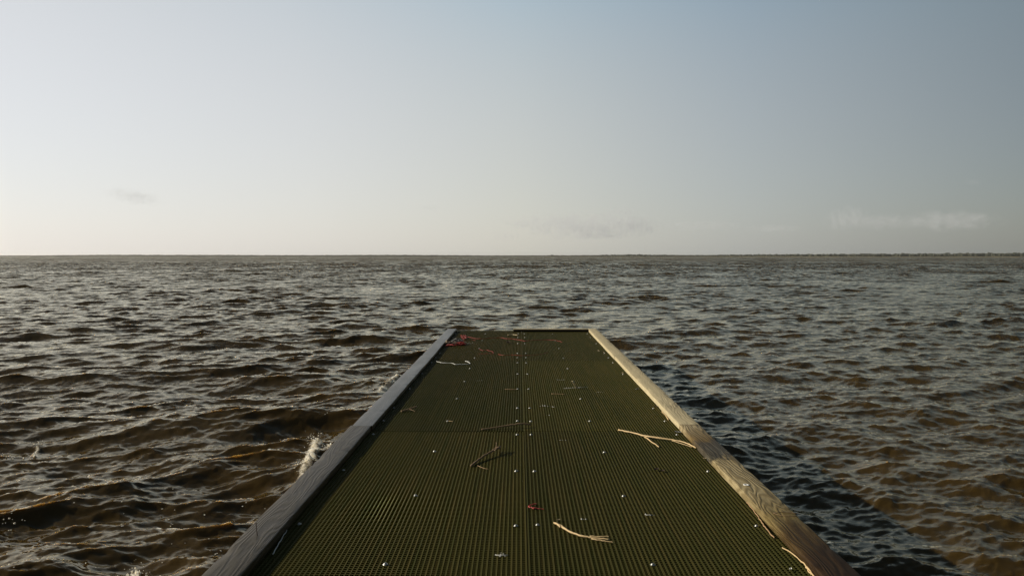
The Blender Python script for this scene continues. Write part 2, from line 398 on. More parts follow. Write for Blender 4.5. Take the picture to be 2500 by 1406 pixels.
    c = mix_n(t, math_n(t, 'MULTIPLY', ck, .8), c, (.03, .022, .013))
    t.links.new(c, b.inputs['Base Color'])
    rr = math_n(t, 'MULTIPLY_ADD', blot, .18); rr.node.inputs[2].default_value = r - .08
    t.links.new(rr, b.inputs['Roughness']); b.inputs['Specular IOR Level'].default_value = lvl
    h = math_n(t, 'ADD', math_n(t, 'MULTIPLY', math_n(t, 'SUBTRACT', rings, ck), .8), math_n(t, 'ADD', math_n(t, 'MULTIPLY', fine, .5), math_n(t, 'MULTIPLY', blot, 1.2)))
    bump(t, h, {'wet': .5, 'damp': .7, 'stained': .8, 'dry': .7}[kind], {'wet': .0012, 'damp': .0018, 'stained': .003, 'dry': .002}[kind], b)
    return m
M_GRATE = grating_mat()
M_DRY, M_STAIN, M_WET = wood_mat('dry_pine', 'dry'), wood_mat('stained_pine', 'stained'), wood_mat('wet_pine', 'wet'); M_DAMP = wood_mat('damp_pine', 'damp')
M_BEAM = plain('old_timber', (.10, .075, .045), .8, 0, .3, 12)
M_STEEL = plain('stainless_steel', (.33, .33, .31), .38, 1.0, .05)
M_RUST = plain('rusty_steel', (.055, .030, .018), .65, .3, .4, 200)

# ------------------------------------------------------------------ the pier
XL, XR, XS = -1.160, 1.253, 0.036          # deck edges and centre seam
YEND = 12.66
pier = empty('pier', (0, 0, -.05))
tag(pier, 'narrow pier of green grating with timber edge boards running out over the brown lake', 'pier')
def fix(o):                                  # parts are modelled in world coordinates
    o.parent = pier; o.matrix_parent_inverse = Matrix.Translation((0, 0, .05)); return o
PITCH_G = 0.019
def grating(x0, x1, y0, y1):
    m = MB(); dep = .028
    nb = int(round((x1 - x0 - .008) / PITCH_G)); st = (x1 - x0 - .008) / nb
    jz = rng.uniform(-.0006, .0006, 3)
    m.box(x0, x0 + .007, y0, y1, -dep, 0); m.box(x1 - .007, x1, y0, y1, -dep, 0)
    for i in range(1, nb):
        c = x0 + .004 + i * st
        # tapered bar with two raised lips and a dished top between them
        w0, w1 = .0034, .0024
        zt = -.0004 + float(rng.uniform(-.0004, .0004))
        prof = [(-w1, -dep), (-w0, zt - .0012), (-w0 + .0007, zt), (0, zt - .0007), (w0 - .0007, zt), (w0, zt - .0012), (w1, -dep)]
        V = [(c + a_, y0, z_) for a_, z_ in prof] + [(c + a_, y1, z_) for a_, z_ in prof]; n = len(prof)
        m.add(V, [(k, k + 1, n + k + 1, n + k) for k in range(n - 1)] + [tuple(range(n))[::-1], tuple(n + k for k in range(n)), (0, n, 2 * n - 1, n - 1)])
    nc = int(round((y1 - y0) / PITCH_G)); sy = (y1 - y0) / nc
    for j in range(nc + 1):
        c = y0 + j * sy; c = min(max(c, y0 + .0032), y1 - .0032)
        e = j in (0, nc)
        m.box(x0 + .0072, x1 - .0072, c - (.003 if e else .0025), c + (.003 if e else .0025), -dep + .001, -.0014 if not e else -.0045)
    return m
seams = [-1.985, 1.672, 5.332, 8.995, YEND]
for i in range(4):
    y0, y1 = seams[i] + .006, seams[i + 1] - .006
    for (x0, x1) in ((XL, XS - .002), (XS + .002, XR)):
        g = fix(grating(x0, x1, y0, y1).build('grating_panel', M_GRATE))
        g.location.z += float(rng.uniform(-.0012, .0012)); g.rotation_euler = (0, 0, float(rng.uniform(-.0006, .0006)))

def board(x0, x1, y0, y1, z0, z1, mat, seed, name='edge_board', waneA=0.0):
    R = np.random.default_rng(seed)
    ny = max(int((y1 - y0) / .03), 2); Y = np.linspace(y0, y1, ny)
    def wob(a_, n=7):
        kk = np.arange(1, n + 1); return sum(a_ / k_ * math.sin(1) * np.sin(Y * (1.1 * k_ + R.uniform(0, 1)) * 1.9 + R.uniform(0, 6.28)) for k_ in kk)
    e0, e1, tz = wob(.0012), wob(.0012), wob(.0009)
    nick0 = sum(R.uniform(.001, .006) * np.exp(-((Y - R.uniform(y0, y1)) / R.uniform(.02, .07)) ** 2) for _ in range(5))
    nick1 = sum(R.uniform(.002, .006) * np.exp(-((Y - R.uniform(y0, y1)) / R.uniform(.02, .06)) ** 2) for _ in range(4))
    r = .004
    prof = [(0, 0, 0), (0, 1, -r), (0, 1, 0), None]
    sec = []
    # section points: (side, inset, z)  -- rounded arrises
    secs = [(0, 0, z0), (0, 0, z1 - r), (0, .0012, z1 - .0012), (0, r, z1), (0, .05, z1), (1, .05, z1), (1, r, z1), (1, .0012, z1 - .0012), (1, 0, z1 - r), (1, 0, z0)]
    V = []
    for j in range(ny):
        cup = .0012
        for (sd, ins, zz_) in secs:
            top = zz_ > (z0 + z1) / 2
            nk = (nick0 if sd == 0 else nick1)[j] if top and ins < .02 else 0
            x = (x0 + e0[j] + ins + nk * (1.2 if ins < .003 else .9)) if sd == 0 else (x1 + e1[j] - ins - nk * (1.2 if ins < .003 else .9))
            z = zz_ + (tz[j] if top else 0) - (cup if ins > .02 else 0) - (nk * .55 if top else 0)
            V.append((x, Y[j], z))
    n = len(secs); m = MB()
    Fc = [(j * n + k, (j + 1) * n + k, (j + 1) * n + k + 1, j * n + k + 1) for j in range(ny - 1) for k in range(n - 1)]
    Fc += [(j * n + n - 1, (j + 1) * n + n - 1, (j + 1) * n, j * n) for j in range(ny - 1)]
    Fc += [tuple(range(n)), tuple((ny - 1) * n + k for k in range(n))[::-1]]
    m.add(V, Fc)
    o = fix(m.build(name, mat, None, True))
    me = o.data
    try:
        me.set_sharp_from_angle(angle=math.radians(50))
    except Exception: pass
    return o
BT = .0365
bl = [(-1.155, -1.014, -1.98, 1.655), (-1.160, -1.018, 1.665, 5.335), (-1.150, -1.010, 5.343, 8.955), (-1.149, -1.008, 8.963, 12.56)]
for i, (a_, c_, y0, y1) in enumerate(bl):
    o = board(a_, c_, y0, y1, .0015, BT, M_DAMP if i < 2 else M_WET, 40 + i)
    if i == 1: o['label'] = 'dark wet edge board with a protruding nail'
br = [(1.110, 1.251, -1.98, 1.655, M_STAIN), (1.110, 1.253, 1.665, 5.40, M_STAIN), (1.113, 1.252, 5.408, 9.09, M_DRY), (1.111, 1.249, 9.098, 12.60, M_DRY)]
for i, (a_, c_, y0, y1, mm) in enumerate(br):
    o = board(a_, c_, y0, y1, .0015, BT, mm, 60 + i)
    if i == 1: o['label'] = 'near right edge board with dark wet stains'
# board across the far end (right part only)
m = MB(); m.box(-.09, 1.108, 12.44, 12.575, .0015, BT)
M_END, t, b = new_mat('pine_shaded_face'); p_ = position(t); sy_ = N(t, 'ShaderNodeSeparateXYZ'); t.links.new(p_, sy_.inputs[0])
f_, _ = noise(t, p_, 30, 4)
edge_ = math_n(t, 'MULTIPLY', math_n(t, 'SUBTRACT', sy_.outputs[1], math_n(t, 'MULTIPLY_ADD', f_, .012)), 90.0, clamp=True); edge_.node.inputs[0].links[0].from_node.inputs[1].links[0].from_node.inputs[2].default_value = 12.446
t.links.new(mix_n(t, edge_, (.012, .010, .007), (.30, .24, .13)), b.inputs['Base Color']); b.inputs['Roughness'].default_value = .85; b.inputs['Specular IOR Level'].default_value = .1  # shade of the camera-facing side painted in near-black; tan wood on top
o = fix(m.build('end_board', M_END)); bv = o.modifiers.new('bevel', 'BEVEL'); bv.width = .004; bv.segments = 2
# framing under the grating
m = MB()
for x in (-1.12, -.56, XS, .62, 1.21): 
    m = MB(); m.box(x - .019, x + .019, -1.98, YEND - .045, -.225, -.0295); fix(m.build('stringer', M_BEAM))
for y in (YEND - .022, 9.0, 5.33, 1.67):
    m = MB(); m.box(-1.155, 1.248, y - .02, y + .02, -.44 if y < 12 else -.25, -.2265 if y < 12 else -.031); fix(m.build('cross_beam', M_BEAM))
for y in (12.2, 8.8, 5.1, 1.4):
    for x in (-1.00, 1.09):
        m = MB(); m.lathe((x, y, -3.0), [(.12, 0), (.115, 2.0), (.11, 2.73)], 14); fix(m.build('piling', M_BEAM, None, True))
# screws
def screw():
    m = MB()
    m.lathe((0, 0, 0), [(.0105, .0), (.0105, .0012), (.0070, .0014), (.0072, .0030), (.0062, .0052), (.0040, .0066), (.0012, .0070)], 12)
    return m
sc0 = None
rows = [1.2, 2.1, 2.6, 3.452, 4.335, 5.229, 5.66, 6.15, 7.04, 7.95, 8.80, 9.24, 9.65, 10.73, 11.55, 12.12]
spots = [(x, y) for y in rows for x in (-.988, -.014, .0865, 1.061)] + [(x, y) for y in (2.11, 3.003, 3.878, 4.765, 5.665, 6.563, 7.46, 8.34, 9.20, 10.16, 11.12, 12.08) for x in (-.521, .521)]
for (x, y) in spots:
    if sc0 is None:
        sc0 = screw().build('screw', M_STEEL, None, True); o = sc0
    else:
        o = sc0.copy(); COL.objects.link(o)
    fix(o); o.location = (x + random.uniform(-.004, .004), y + random.uniform(-.008, .008), .05 * 0 + .0002)
    o.rotation_euler = (random.uniform(-.12, .12), random.uniform(-.12, .12), random.uniform(0, 6))
# nails
def nail(base, h, lean, label=None):
    m = MB(); tip = (base[0] + lean[0], base[1] + lean[1], base[2] + h)
    m.tube([(base[0], base[1], base[2] - .01), base, tip], [.0017, .0017, .0017], 8)
    m.tube([tip, (tip[0] + lean[0] * .03, tip[1], tip[2] + .0018)], [.0046, .0042], 10)
    o = fix(m.build('nail', M_RUST)); return o
nb_ = px(628, 1306, BT); nail(nb_, .050, (-.0045, .0, 0))
nb_ = px(1611, 950, BT); nail(nb_, .030, (.002, 0, 0))
# pale plastic washer lying on the right board is a thing of its own
# ------------------------------------------------------------------ litter on the deck
M_STRAW = plain('dry_reed', (.50, .36, .18), .6, 0, .25, 90)
M_STRAW2 = plain('brown_reed', (.30, .19, .09), .7, 0, .35, 90)
M_TWIG = plain('dark_twig', (.17, .11, .055), .8, 0, .4, 120)
M_RED = plain('red_plastic', (.33, .030, .022), .5, 0, .2, 60)
M_WHITE = plain('white_plastic', (.62, .62, .58), .5, 0, .15, 60)
M_DROP = plain('chalky_white', (.48, .48, .44), .85, 0, .25, 150)
M_LEAF = plain('dead_leaf', (.060, .036, .024), .75, 0, .4, 80)
M_PALE = plain('pale_leaf', (.42, .34, .20), .7, 0, .3, 80)
M_GREY = plain('grey_netting', (.16, .16, .15), .7, 0, .4, 80)
def stalk(name, pts, r, mat, label, cat, extra=(), n=7, sub=6, group=None, jitter=.0024):
    """pts: (photo x, photo y, height above the deck); tapered, slightly kinked stem. extra: side shoots"""
    m = MB()
    def path(ps, rad):
        P = []
        for (x, y, h) in ps:
            q = px(x, y, h); P.append(Vector(q))
        Q = []; RR = []; L = len(P) - 1
        for i in range(L):
            for s in range(sub):
                u = s / sub; p0 = P[max(i - 1, 0)]; p1 = P[i]; p2 = P[i + 1]; p3 = P[min(i + 2, L)]
                c = .5 * ((2 * p1) + (p2 - p0) * u + (2 * p0 - 5 * p1 + 4 * p2 - p3) * u * u + (3 * p1 - p0 - 3 * p2 + p3) * u ** 3)
                Q.append(c)
        Q.append(P[-1])
        k = len(Q)
        for i in range(k):
            f = i / (k - 1); rr = rad[0] * (1 - f) + rad[1] * f
            RR.append(rr * random.uniform(.85, 1.15))
            if 0 < i < k - 1: Q[i] = Q[i] + Vector((random.uniform(-1, 1), random.uniform(-1, 1), random.uniform(-.3, .5))) * jitter
            Q[i].z = max(Q[i].z, RR[-1] * .8) if ps[0][2] >= 0 else Q[i].z
        m.tube(Q, RR, n)
    path(pts, r)
    for (ps, rad) in extra: path(ps, rad)
    o = m.build(name, mat, None, True)
    c = sum((v.co for v in o.data.vertices), Vector()) / len(o.data.vertices); c.z = 0
    o.data.transform(Matrix.Translation(-c)); o.location = c
    return tag(o, label, cat, group)
H = .004
stalk('reed_stalk', [(1357, 1277, .008), (1366, 1281, .007), (1400, 1301, .006), (1440, 1311, .005), (1488, 1316, .005)], (.0052, .0034), M_STRAW,
      'curved pale dry reed lying right of the centre seam, front of the deck', 'reed',
      extra=[([(1440, 1309, .008), (1470, 1309, .010), (1486, 1309, .012)], (.0035, .002)), ([(1445, 1314, .004), (1475, 1320, .004), (1497, 1323, .004)], (.0032, .0015)),
             ([(1353, 1275, .006), (1362, 1280, .01), (1369, 1286, .005)], (.003, .006))])
stalk('twig', [(1150, 1137, .004), (1172, 1119, .012), (1196, 1104, .022), (1222, 1090, .030)], (.0058, .0066), M_TWIG,
      'short forked dark twig left of the centre seam with one raised prong', 'twig',
      extra=[([(1204, 1100, .024), (1212, 1096, .035), (1211, 1080, .050)], (.0035, .0018)), ([(1199, 1102, .024), (1208, 1094, .02), (1217, 1090, .03)], (.003, .0024))])
stalk('twig', [(1176, 1048, .004), (1205, 1044, .010), (1250, 1037, .022), (1272, 1034, .028), (1294, 1036, .018)], (.0050, .0060), M_TWIG,
      'long thin dark stick lying across the centre seam', 'twig')
stalk('twig', [(980, 1004, .005), (1000, 998, .012), (1018, 992, .022)], (.0070, .0058), M_TWIG,
      'short forked twig near the left edge board', 'twig', extra=[([(1000, 999, .012), (1007, 1001, .010), (1013, 1004, .006)], (.0028, .002))])
stalk('reed_stalk', [(1510, 1049, .006), (1545, 1056, .010), (1580, 1065, .014), (1640, 1073, .016), (1672, 1080, .016), (1700, 1093, .012)], (.0052, .0042), M_STRAW,
      'long dry reed reaching to the right edge board', 'reed',
      extra=[([(1560, 1060, .014), (1600, 1066, .02), (1632, 1071, .018)], (.0022, .0018)), ([(1640, 1075, .01), (1665, 1083, .008), (1690, 1091, .008)], (.0022, .0018))])
stalk('reed_stalk', [(1570, 1064, .006), (1590, 1077, .006), (1609, 1091, .005)], (.0042, .0036), M_STRAW,
      'short straight reed stub under the long reed by the right edge board', 'reed')
stalk('reed_stalk', [(1823, 1226, .004), (1842, 1248, .006), (1860, 1275, .006), (1876, 1296, .005), (1890, 1312, .004)], (.0026, .0030), M_STRAW2,
      'brown reed stem lying against the right edge board, beyond the nearest one', 'reed')
stalk('reed_stalk', [(1910, 1336, .005), (1934, 1350, .007), (1962, 1374, .007), (1982, 1398, .006), (1998, 1420, .004)], (.0022, .0034), M_STRAW,
      'nearest dry reed, leaning in against the right edge board at the front', 'reed')
stalk('straw', [(1967, 1382, .004), (1981, 1402, .004)], (.0028, .0028), M_STRAW, 'short pale straw next to the nearest reed at the right edge board', 'straw')
stalk('straw', [(1616, 1004, .004), (1632, 1023, .006)], (.0032, .0022), M_STRAW, 'pale straw sticking out from under the right edge board', 'straw',
      extra=[([(1625, 1014, .003), (1632, 1026, .003)], (.003, .002))])
stalk('straw', [(1240, 817.5, .008), (1252, 817.0, .008), (1264, 818.2, .008)], (.0075, .0055), M_PALE, 'pale yellow straw near the far end board', 'straw')
stalk('straw', [(1346, 961, .005), (1380, 962, .005)], (.0028, .0022), M_STRAW2, 'thin brown straw lying crosswise below the white splash mark', 'straw', jitter=.0005)
stalk('straw', [(1233, 950, .005), (1250, 950.5, .005), (1263, 950.5, .005)], (.0032, .0026), M_STRAW2, 'thin brown straw touching a screw left of the centre seam', 'straw', jitter=.0005)
stalk('straw', [(1166, 1136, .002), (1180, 1142, .003), (1192, 1144.5, .003)], (.0014, .0012), M_STRAW2, 'hair thin straw under the forked dark twig', 'straw', jitter=.0005)
stalk('straw', [(1092, 1027, .003), (1106, 1028.5, .003)], (.0025, .0018), M_STRAW, 'tiny straw beside a screw on the left half of the deck', 'straw', jitter=.0005)
stalk('straw', [(666, 1352, .005), (685, 1320, .005), (700, 1293, .004)], (.0022, .0016), M_WHITE, 'thin pale straw in the shadow of the left edge board', 'straw')
stalk('string', [(1065, 882, .003), (1073, 884, .004), (1081, 885.5, .004), (1104, 886.5, .004), (1111, 889, .004), (1135, 889, .003), (1148, 887.5, .004)], (.0030, .0030), M_WHITE,
      'crooked white string crossing the left grating panel', 'string', extra=[([(1136, 881.5, .005), (1142, 883, .005), (1148, 887, .004)], (.004, .003)), ([(1139, 882, .005), (1146, 881.5, .005)], (.003, .003))], jitter=.003)
# upright pale twig with the white splash beneath it
stalk('twig', [(1397, 930, .075), (1402, 937, .045), (1407, 946, .004)], (.0055, .0085), M_PALE, 'pale broken twig standing up out of a white splash mark', 'twig', jitter=.001)
# red string by the centre seam
stalk('string', [(1309, 1229, .006), (1300, 1231, .007), (1291, 1235, .006), (1297, 1239, .006), (1306, 1240, .005), (1316, 1241, .004), (1328, 1242, .003)], (.0030, .0018), M_RED,
      'short hooked red string right beside the centre seam', 'string', extra=[([(1297, 1238, .005), (1303, 1241, .005), (1305, 1238, .005)], (.0030, .0028))])
# long tangled red cord at the far end
def z3(x, y): return (1060 + x / 11.718, 790 + y / 11.718)
def z1(x, y): return (950 + x / 3.841, 780 + y / 3.841)
def cord(pl, h=.003): return [(x, y, h) for (x, y) in pl]
R2 = (.0020, .0018)
ex = []
for k in range(9):
    a0 = z3(random.uniform(715, 800), random.uniform(310, 390)); a1 = z3(random.uniform(860, 960), random.uniform(360, 430)); mm = z3(random.uniform(780, 900), random.uniform(320, 440))
    ex.append((cord([a0, mm, a1], random.uniform(.004, .02)), R2))
ex.append((cord([z3(1290, 730), z3(1400, 770), z3(1480, 745), z3(1650, 800), z3(1685, 850), z3(1560, 860), z3(1280, 860)]), R2))
ex.append((cord([z3(1830, 880), z3(2000, 905), z3(2200, 895), z1(1250, 337), z1(1400, 328), z1(1492, 306)], .001), (.002, .0016)))
ex.append((cord([z3(1180, 480), z3(1230, 600), z3(1295, 732)], -.007), (.0014, .0014)))
ex.append((cord([z3(1684, 850), z3(1760, 890), z3(1832, 881)], -.007), (.0014, .0014)))
ex.append((cord([z3(900, 400), z3(830, 440), z3(765, 482)], .003), (.002, .002)))
ex.append((cord([z3(760, 480), z3(900, 490), z3(1080, 470), z3(1180, 480)], .002), (.002, .0015)))
stalk('red_cord', cord([z3(930, 370), z3(1080, 405), z3(1300, 432), z3(1600, 412), z3(1880, 402), z3(2040, 425), z3(2250, 440), z3(2400, 460), z1(1275, 204)]) , (.0026, .0022), M_RED,
      'long tangled red cord straggling over the far end of the deck', 'cord', extra=ex + [(cord([z1(1272, 203), z1(1290, 199), z1(1310, 197), z1(1450, 190), z1(1560, 196), z1(1622, 213)], .002), (.0026, .002))], n=5, sub=8, jitter=.006)
# crumpled bundle against the left edge board
bun = empty('netting_bundle', px(1105, 845)); tag(bun, 'crumpled heap of dark and red netting against the left edge board at the far end', 'netting')
def lump(name, mat, cx, cy, w, d, hgt, seed):
    R = random.Random(seed); m = MB(); c = px(cx, cy)
    for k in range(26):
        P = []
        p = Vector((R.uniform(-w, w) * .6, R.uniform(-d, d) * .6, R.uniform(.01, hgt * .7)))
        for s in range(9):
            P.append(Vector((c[0], c[1], 0)) + p); p = p + Vector((R.uniform(-1, 1) * w * .5, R.uniform(-1, 1) * d * .5, R.uniform(-.4, .45) * hgt))
            p.x = max(min(p.x, w), -w); p.y = max(min(p.y, d), -d); p.z = max(.006, min(p.z, hgt * (1 - (p.x / w) ** 2 * .6)))
        m.tube(P, .0032, 5)
    for k in range(5):
        m.blob((c[0] + R.uniform(-w, w) * .55, c[1] + R.uniform(-d, d) * .4, hgt * .28), hgt * .38, .5, 8, .7, seed + k)
    o = m.build(name, mat, None, True); o.parent = bun; o.matrix_parent_inverse = Matrix.Translation(-Vector(bun.location)); return o
lump('dark_netting', M_LEAF, 1102, 842, .105, .08, .05, 1)
lump('grey_netting', M_GREY, 1116, 839, .085, .05, .075, 2)
lump('red_netting', M_RED, 1124, 842.5, .07, .06, .045, 3)
lump('red_fringe', M_RED, 1098, 844.5, .06, .05, .02, 5)
m = MB(); a = Vector(px(1090, 842)); m.tube([a, a + Vector((0, 0, .065))], [.008, .007], 8); o = m.build('stub', M_PALE, None, True); o.parent = bun; o.matrix_parent_inverse = Matrix.Translation(-Vector(bun.location))
# leaves and crumbs
def leaf(cx, cy, size, mat, label, seed, curl=.35, cat='leaf', h=.004, name='dead_leaf', asp=.5):
    R = random.Random(seed); m = MB(); n = 10; rot = R.uniform(0, 3.14); V = []; Fc = []
    for lay in (0, 1):
        for i in range(n + 1):
            u = i / n; wdt = math.sin(math.pi * min(max(u, .03), .97)) ** .7 * asp * size * R.uniform(.8, 1.15)
            for sgn in (-1, 0, 1):
                x = (u - .5) * size * 2; y = sgn * wdt
                z = h + curl * size * (abs(sgn) * .6 + (u - .5) ** 2 * 1.4) + R.uniform(0, .1) * size + lay * .0012
                V.append((x * math.cos(rot) - y * math.sin(rot), x * math.sin(rot) + y * math.cos(rot), z))
    for lay in (0, 1):
        b0 = lay * (n + 1) * 3
        for i in range(n):
            for k in range(2):
                f = (b0 + i * 3 + k, b0 + i * 3 + k + 1, b0 + (i + 1) * 3 + k + 1, b0 + (i + 1) * 3 + k); Fc.append(f if lay else f[::-1])
    L = (n + 1) * 3
    for i in range(n):
        Fc.append((i * 3, (i + 1) * 3, L + (i + 1) * 3, L + i * 3)); Fc.append((i * 3 + 2, L + i * 3 + 2, L + (i + 1) * 3 + 2, (i + 1) * 3 + 2))
    m.add(V, Fc); o = m.build(name, mat, None, True); p = px(cx, cy); o.location = p
    return tag(o, label, cat)
leaf(1602, 1148, .020, M_LEAF, 'dark curled dead leaf lying left of the near right edge board', 3)
leaf(1617, 1152, .018, M_LEAF, 'smaller dark leaf fragment just right of the dark curled leaf', 4)
leaf(1655, 1058, .022, M_GREY, 'grey curled leaf against the right edge board beside a screw', 6, .5)
leaf(1600, 994, .020, M_LEAF, 'dark leaf tucked under the right edge board behind the pale straw', 7)
leaf(1556, 952, .022, M_GREY, 'grey leaf clump by the right edge board level with the upright pale twig', 8, .5)
leaf(1519, 913, .022, M_PALE, 'pale leaf scrap touching the middle right edge board', 9, .5)
leaf(1461, 859, .030, M_PALE, 'pale curled leaf near the joint of the right edge board', 10, .5)
leaf(1474, 861, .015, M_PALE, 'tiny pale leaf scrap right of the pale curled leaf', 12, .5)
leaf(1240, 838, .050, M_LEAF, 'dark brown leaf clump on the centre seam near the far end', 11, .45)
leaf(1363, 1272, .010, M_PALE, 'tiny curled scrap just behind the curved pale reed', 14, .6)
leaf(1722, 1122, .016, M_PALE, 'small leaf scrap against the stained right edge board', 15, .5)
leaf(1930, 1392, .009, M_WHITE, 'tiny white paper scrap near the front right edge board', 16, .5, 'scrap', name='paper_scrap')
# plastic washer on the right board
m = MB(); p = px(1822, 1183.5, BT)
m.lathe((0, 0, 0), [(.0055, .0), (.015, .0), (.016, .001), (.015, .0022), (.0062, .0022), (.0055, .0)], 24, False)
me_o = m.build('washer', M_WHITE, None, True); me_o.location = (p[0], p[1], BT + .0005); tag(me_o, 'white round washer lying on the stained right edge board', 'washer')
# thin dark loop of wire on the right board
stk = []
for pl in ([(1888, 1252), (1905, 1250), (1935, 1252), (1955, 1255)], [(1888, 1252), (1900, 1257), (1925, 1260), (1957, 1261)]):
    stk.append([(px(x, y, BT)) for x, y in pl])
m = MB()
for P in stk: m.tube([(a_[0], a_[1], BT + .0012) for a_ in P], .0012, 6)
o = m.build('wire', M_TWIG, None, True); tag(o, 'thin dark hairpin of wire lying on the dark end of the right edge board', 'wire')
# bird droppings: thin chalky splashes caught on the bar tops
def dropping(cx, cy, n, wx_, wy_, label, seed, streak=None):
    R = random.Random(seed); m = MB(); c = px(cx, cy)
    def bar_x(x): 
        i = round((x - XS - .004) / PITCH_G); return XS + .004 + i * PITCH_G
    for k in range(n):
        x = R.gauss(0, wx_ * .5); y = R.gauss(0, wy_ * .5)
        X = bar_x(c[0] + x) if R.random() < .75 else c[0] + x
        m.blob((X, c[1] + y, .0006), R.uniform(.0016, .0042), .4, 6, .28, seed * 31 + k)
    if streak: m.tube([(px(x, y, .0012)) for x, y in streak], .0026, 5, .4)
    o = m.build('bird_dropping', M_DROP, None, True); o.data.transform(Matrix.Translation((-c[0], -c[1], 0))); o.location = c
    return tag(o, label, 'dropping', 'bird droppings on the deck')
dropping(1222, 1354, 14, .018, .02, 'white cross shaped dropping on the front of the deck', 1, [(1210, 1354.5), (1240, 1354)])
dropping(1585, 1256, 8, .016, .016, 'small white cross shaped dropping, right of the red hooked string', 2, [(1576, 1256.5), (1594, 1256)])
dropping(1330, 990, 16, .03, .03, 'pale spattered dropping beyond the long thin stick', 3)
dropping(1348, 993, 10, .02, .02, 'smaller spatter just right of the pale spattered dropping', 4)
dropping(1405, 946, 30, .10, .025, 'broad white splash mark around the upright pale twig', 5, [(1376, 948), (1400, 947), (1434, 944.5)])
dropping(1368, 927, 14, .05, .02, 'faint white marks beyond the upright pale twig', 6)
dropping(1173, 929, 8, .03, .02, 'faint small white mark on the left panel behind the long stick', 7)
dropping(1424, 1267, 6, .008, .006, 'tiny white fleck above the curved pale reed', 8)
dropping(1140, 838, 70, .11, .18, 'wide white spatter beside the red and dark netting heap', 9)['kind'] = 'stuff'
dropping(1465, 957, 6, .05, .01, 'faint white streak right of the upright pale twig', 10)
dropping(1374, 1074, 6, .02, .012, 'two tiny white specks between the long reed and the centre seam', 11)
dropping(1340, 1013, 0 + 4, .01, .01, 'tiny white speck behind the long reed', 12)

# ------------------------------------------------------------------ spray and froth flecks beside the pier
M_FOAM, t, b = new_mat('wet_froth'); b.inputs['Base Color'].default_value = (.62, .58, .50, 1); b.inputs['Roughness'].default_value = .18
b.inputs['Subsurface Weight'].default_value = .5; b.inputs['Subsurface Radius'].default_value = (.02, .018, .012); b.inputs['Subsurface Scale'].default_value = 1
p_ = position(t); f_, _ = noise(t, p_, 120, 3); bump(t, f_, .6, .004, b)
m = MB(); k = 0
R = random.Random(77)
SPL = [(764, 1066, .06, .12, 40, .045), (742, 1122, .06, .16, 40, .035), (737, 1145, .04, .08, 24, .05), (690, 1195, .10, .16, 34, .04), (660, 1225, .12, .14, 30, .03), (800, 1078, .06, .06, 16, .05),
       (975, 905, .14, .28, 50, .06), (950, 925, .2, .3, 24, .04), (1018, 883, .06, .10, 12, .05), (330, 1372, .07, .09, 34, .06), (330, 1392, .10, .06, 22, .03), (88, 1068, .05, .05, 14, .04), (25, 1098, .10, .06, 14, .02), (32, 1260, .05, .06, 8, .01)]
for (sx_, sy_, wx_, wy_, n_, hh) in SPL:
    c = px(sx_, sy_, WATER_Z + .07)
    for i in range(n_):
        x = c[0] + R.gauss(0, wx_ * .6); y = c[1] + R.gauss(0, wy_ * .6); h = abs(R.gauss(0, hh * .6))
        if x > -1.19: x = -1.19 - R.uniform(0, .05)
        r = R.uniform(.0015, .006) * (1 if h < hh * .5 else .5)
        m.blob((x, y, water_z(x, y) + h), r, .6, 6, R.uniform(.6, 1.2), 1000 + k); k += 1
o = m.build('spray', M_FOAM, None, True); tag(o, 'white droplets and froth where the chop slaps the left side of the pier', 'spray', kind='stuff')
m = MB()
FL = [(1030, 757), (1045, 807), (627, 795), (476, 727), (755, 735), (1440, 830), (1428, 790), (1445, 822), (1375, 737), (1483, 930), (1517, 930), (1517, 950), (1860, 862), (1870, 865), (1750, 880), (1765, 985),
      (2190, 865), (2145, 862), (1870, 1052), (1820, 1075), (1835, 1070), (1300, 1147), (1345, 1137), (705, 1143), (725, 1253), (810, 1262), (80, 1285), (1775, 1060), (1450, 1030), (1650, 365), (1630, 357), (1478, 320), (2290, 447), (2185, 262),
      (2370, 258), (270, 800), (285, 806), (100, 895), (92, 950), (1042, 898), (1110, 90), (1980, 630), (1995, 640), (2050, 680), (2250, 790), (2270, 720), (1735, 870), (120, 1380)]
for i, (zx, zy) in enumerate(FL):
    X = zx / 3.4625; Yp = 1000 + zy / 3.4625
    c = px(X, Yp, WATER_Z + .05)
    for j in range(R.choice((1, 1, 2))):
        x = c[0] + R.uniform(-.01, .01) * j; y = c[1] + R.uniform(-.02, .02) * j
        m.blob((x, y, water_z(x, y) + .004), R.uniform(.0028, .0055), .25, 6, .5, 3000 + i * 7 + j)
for i in range(70):
    x = -1.2 - abs(R.gauss(0, .9)); y = R.uniform(3.0, 13); m.blob((x, y, water_z(x, y) + .003), R.uniform(.002, .005) * (1 + y * .07), .3, 6, .5, 5000 + i)
o = m.build('froth_flecks', M_FOAM, None, True); tag(o, 'scattered froth flecks and bubbles floating on the brown water', 'froth', kind='stuff')

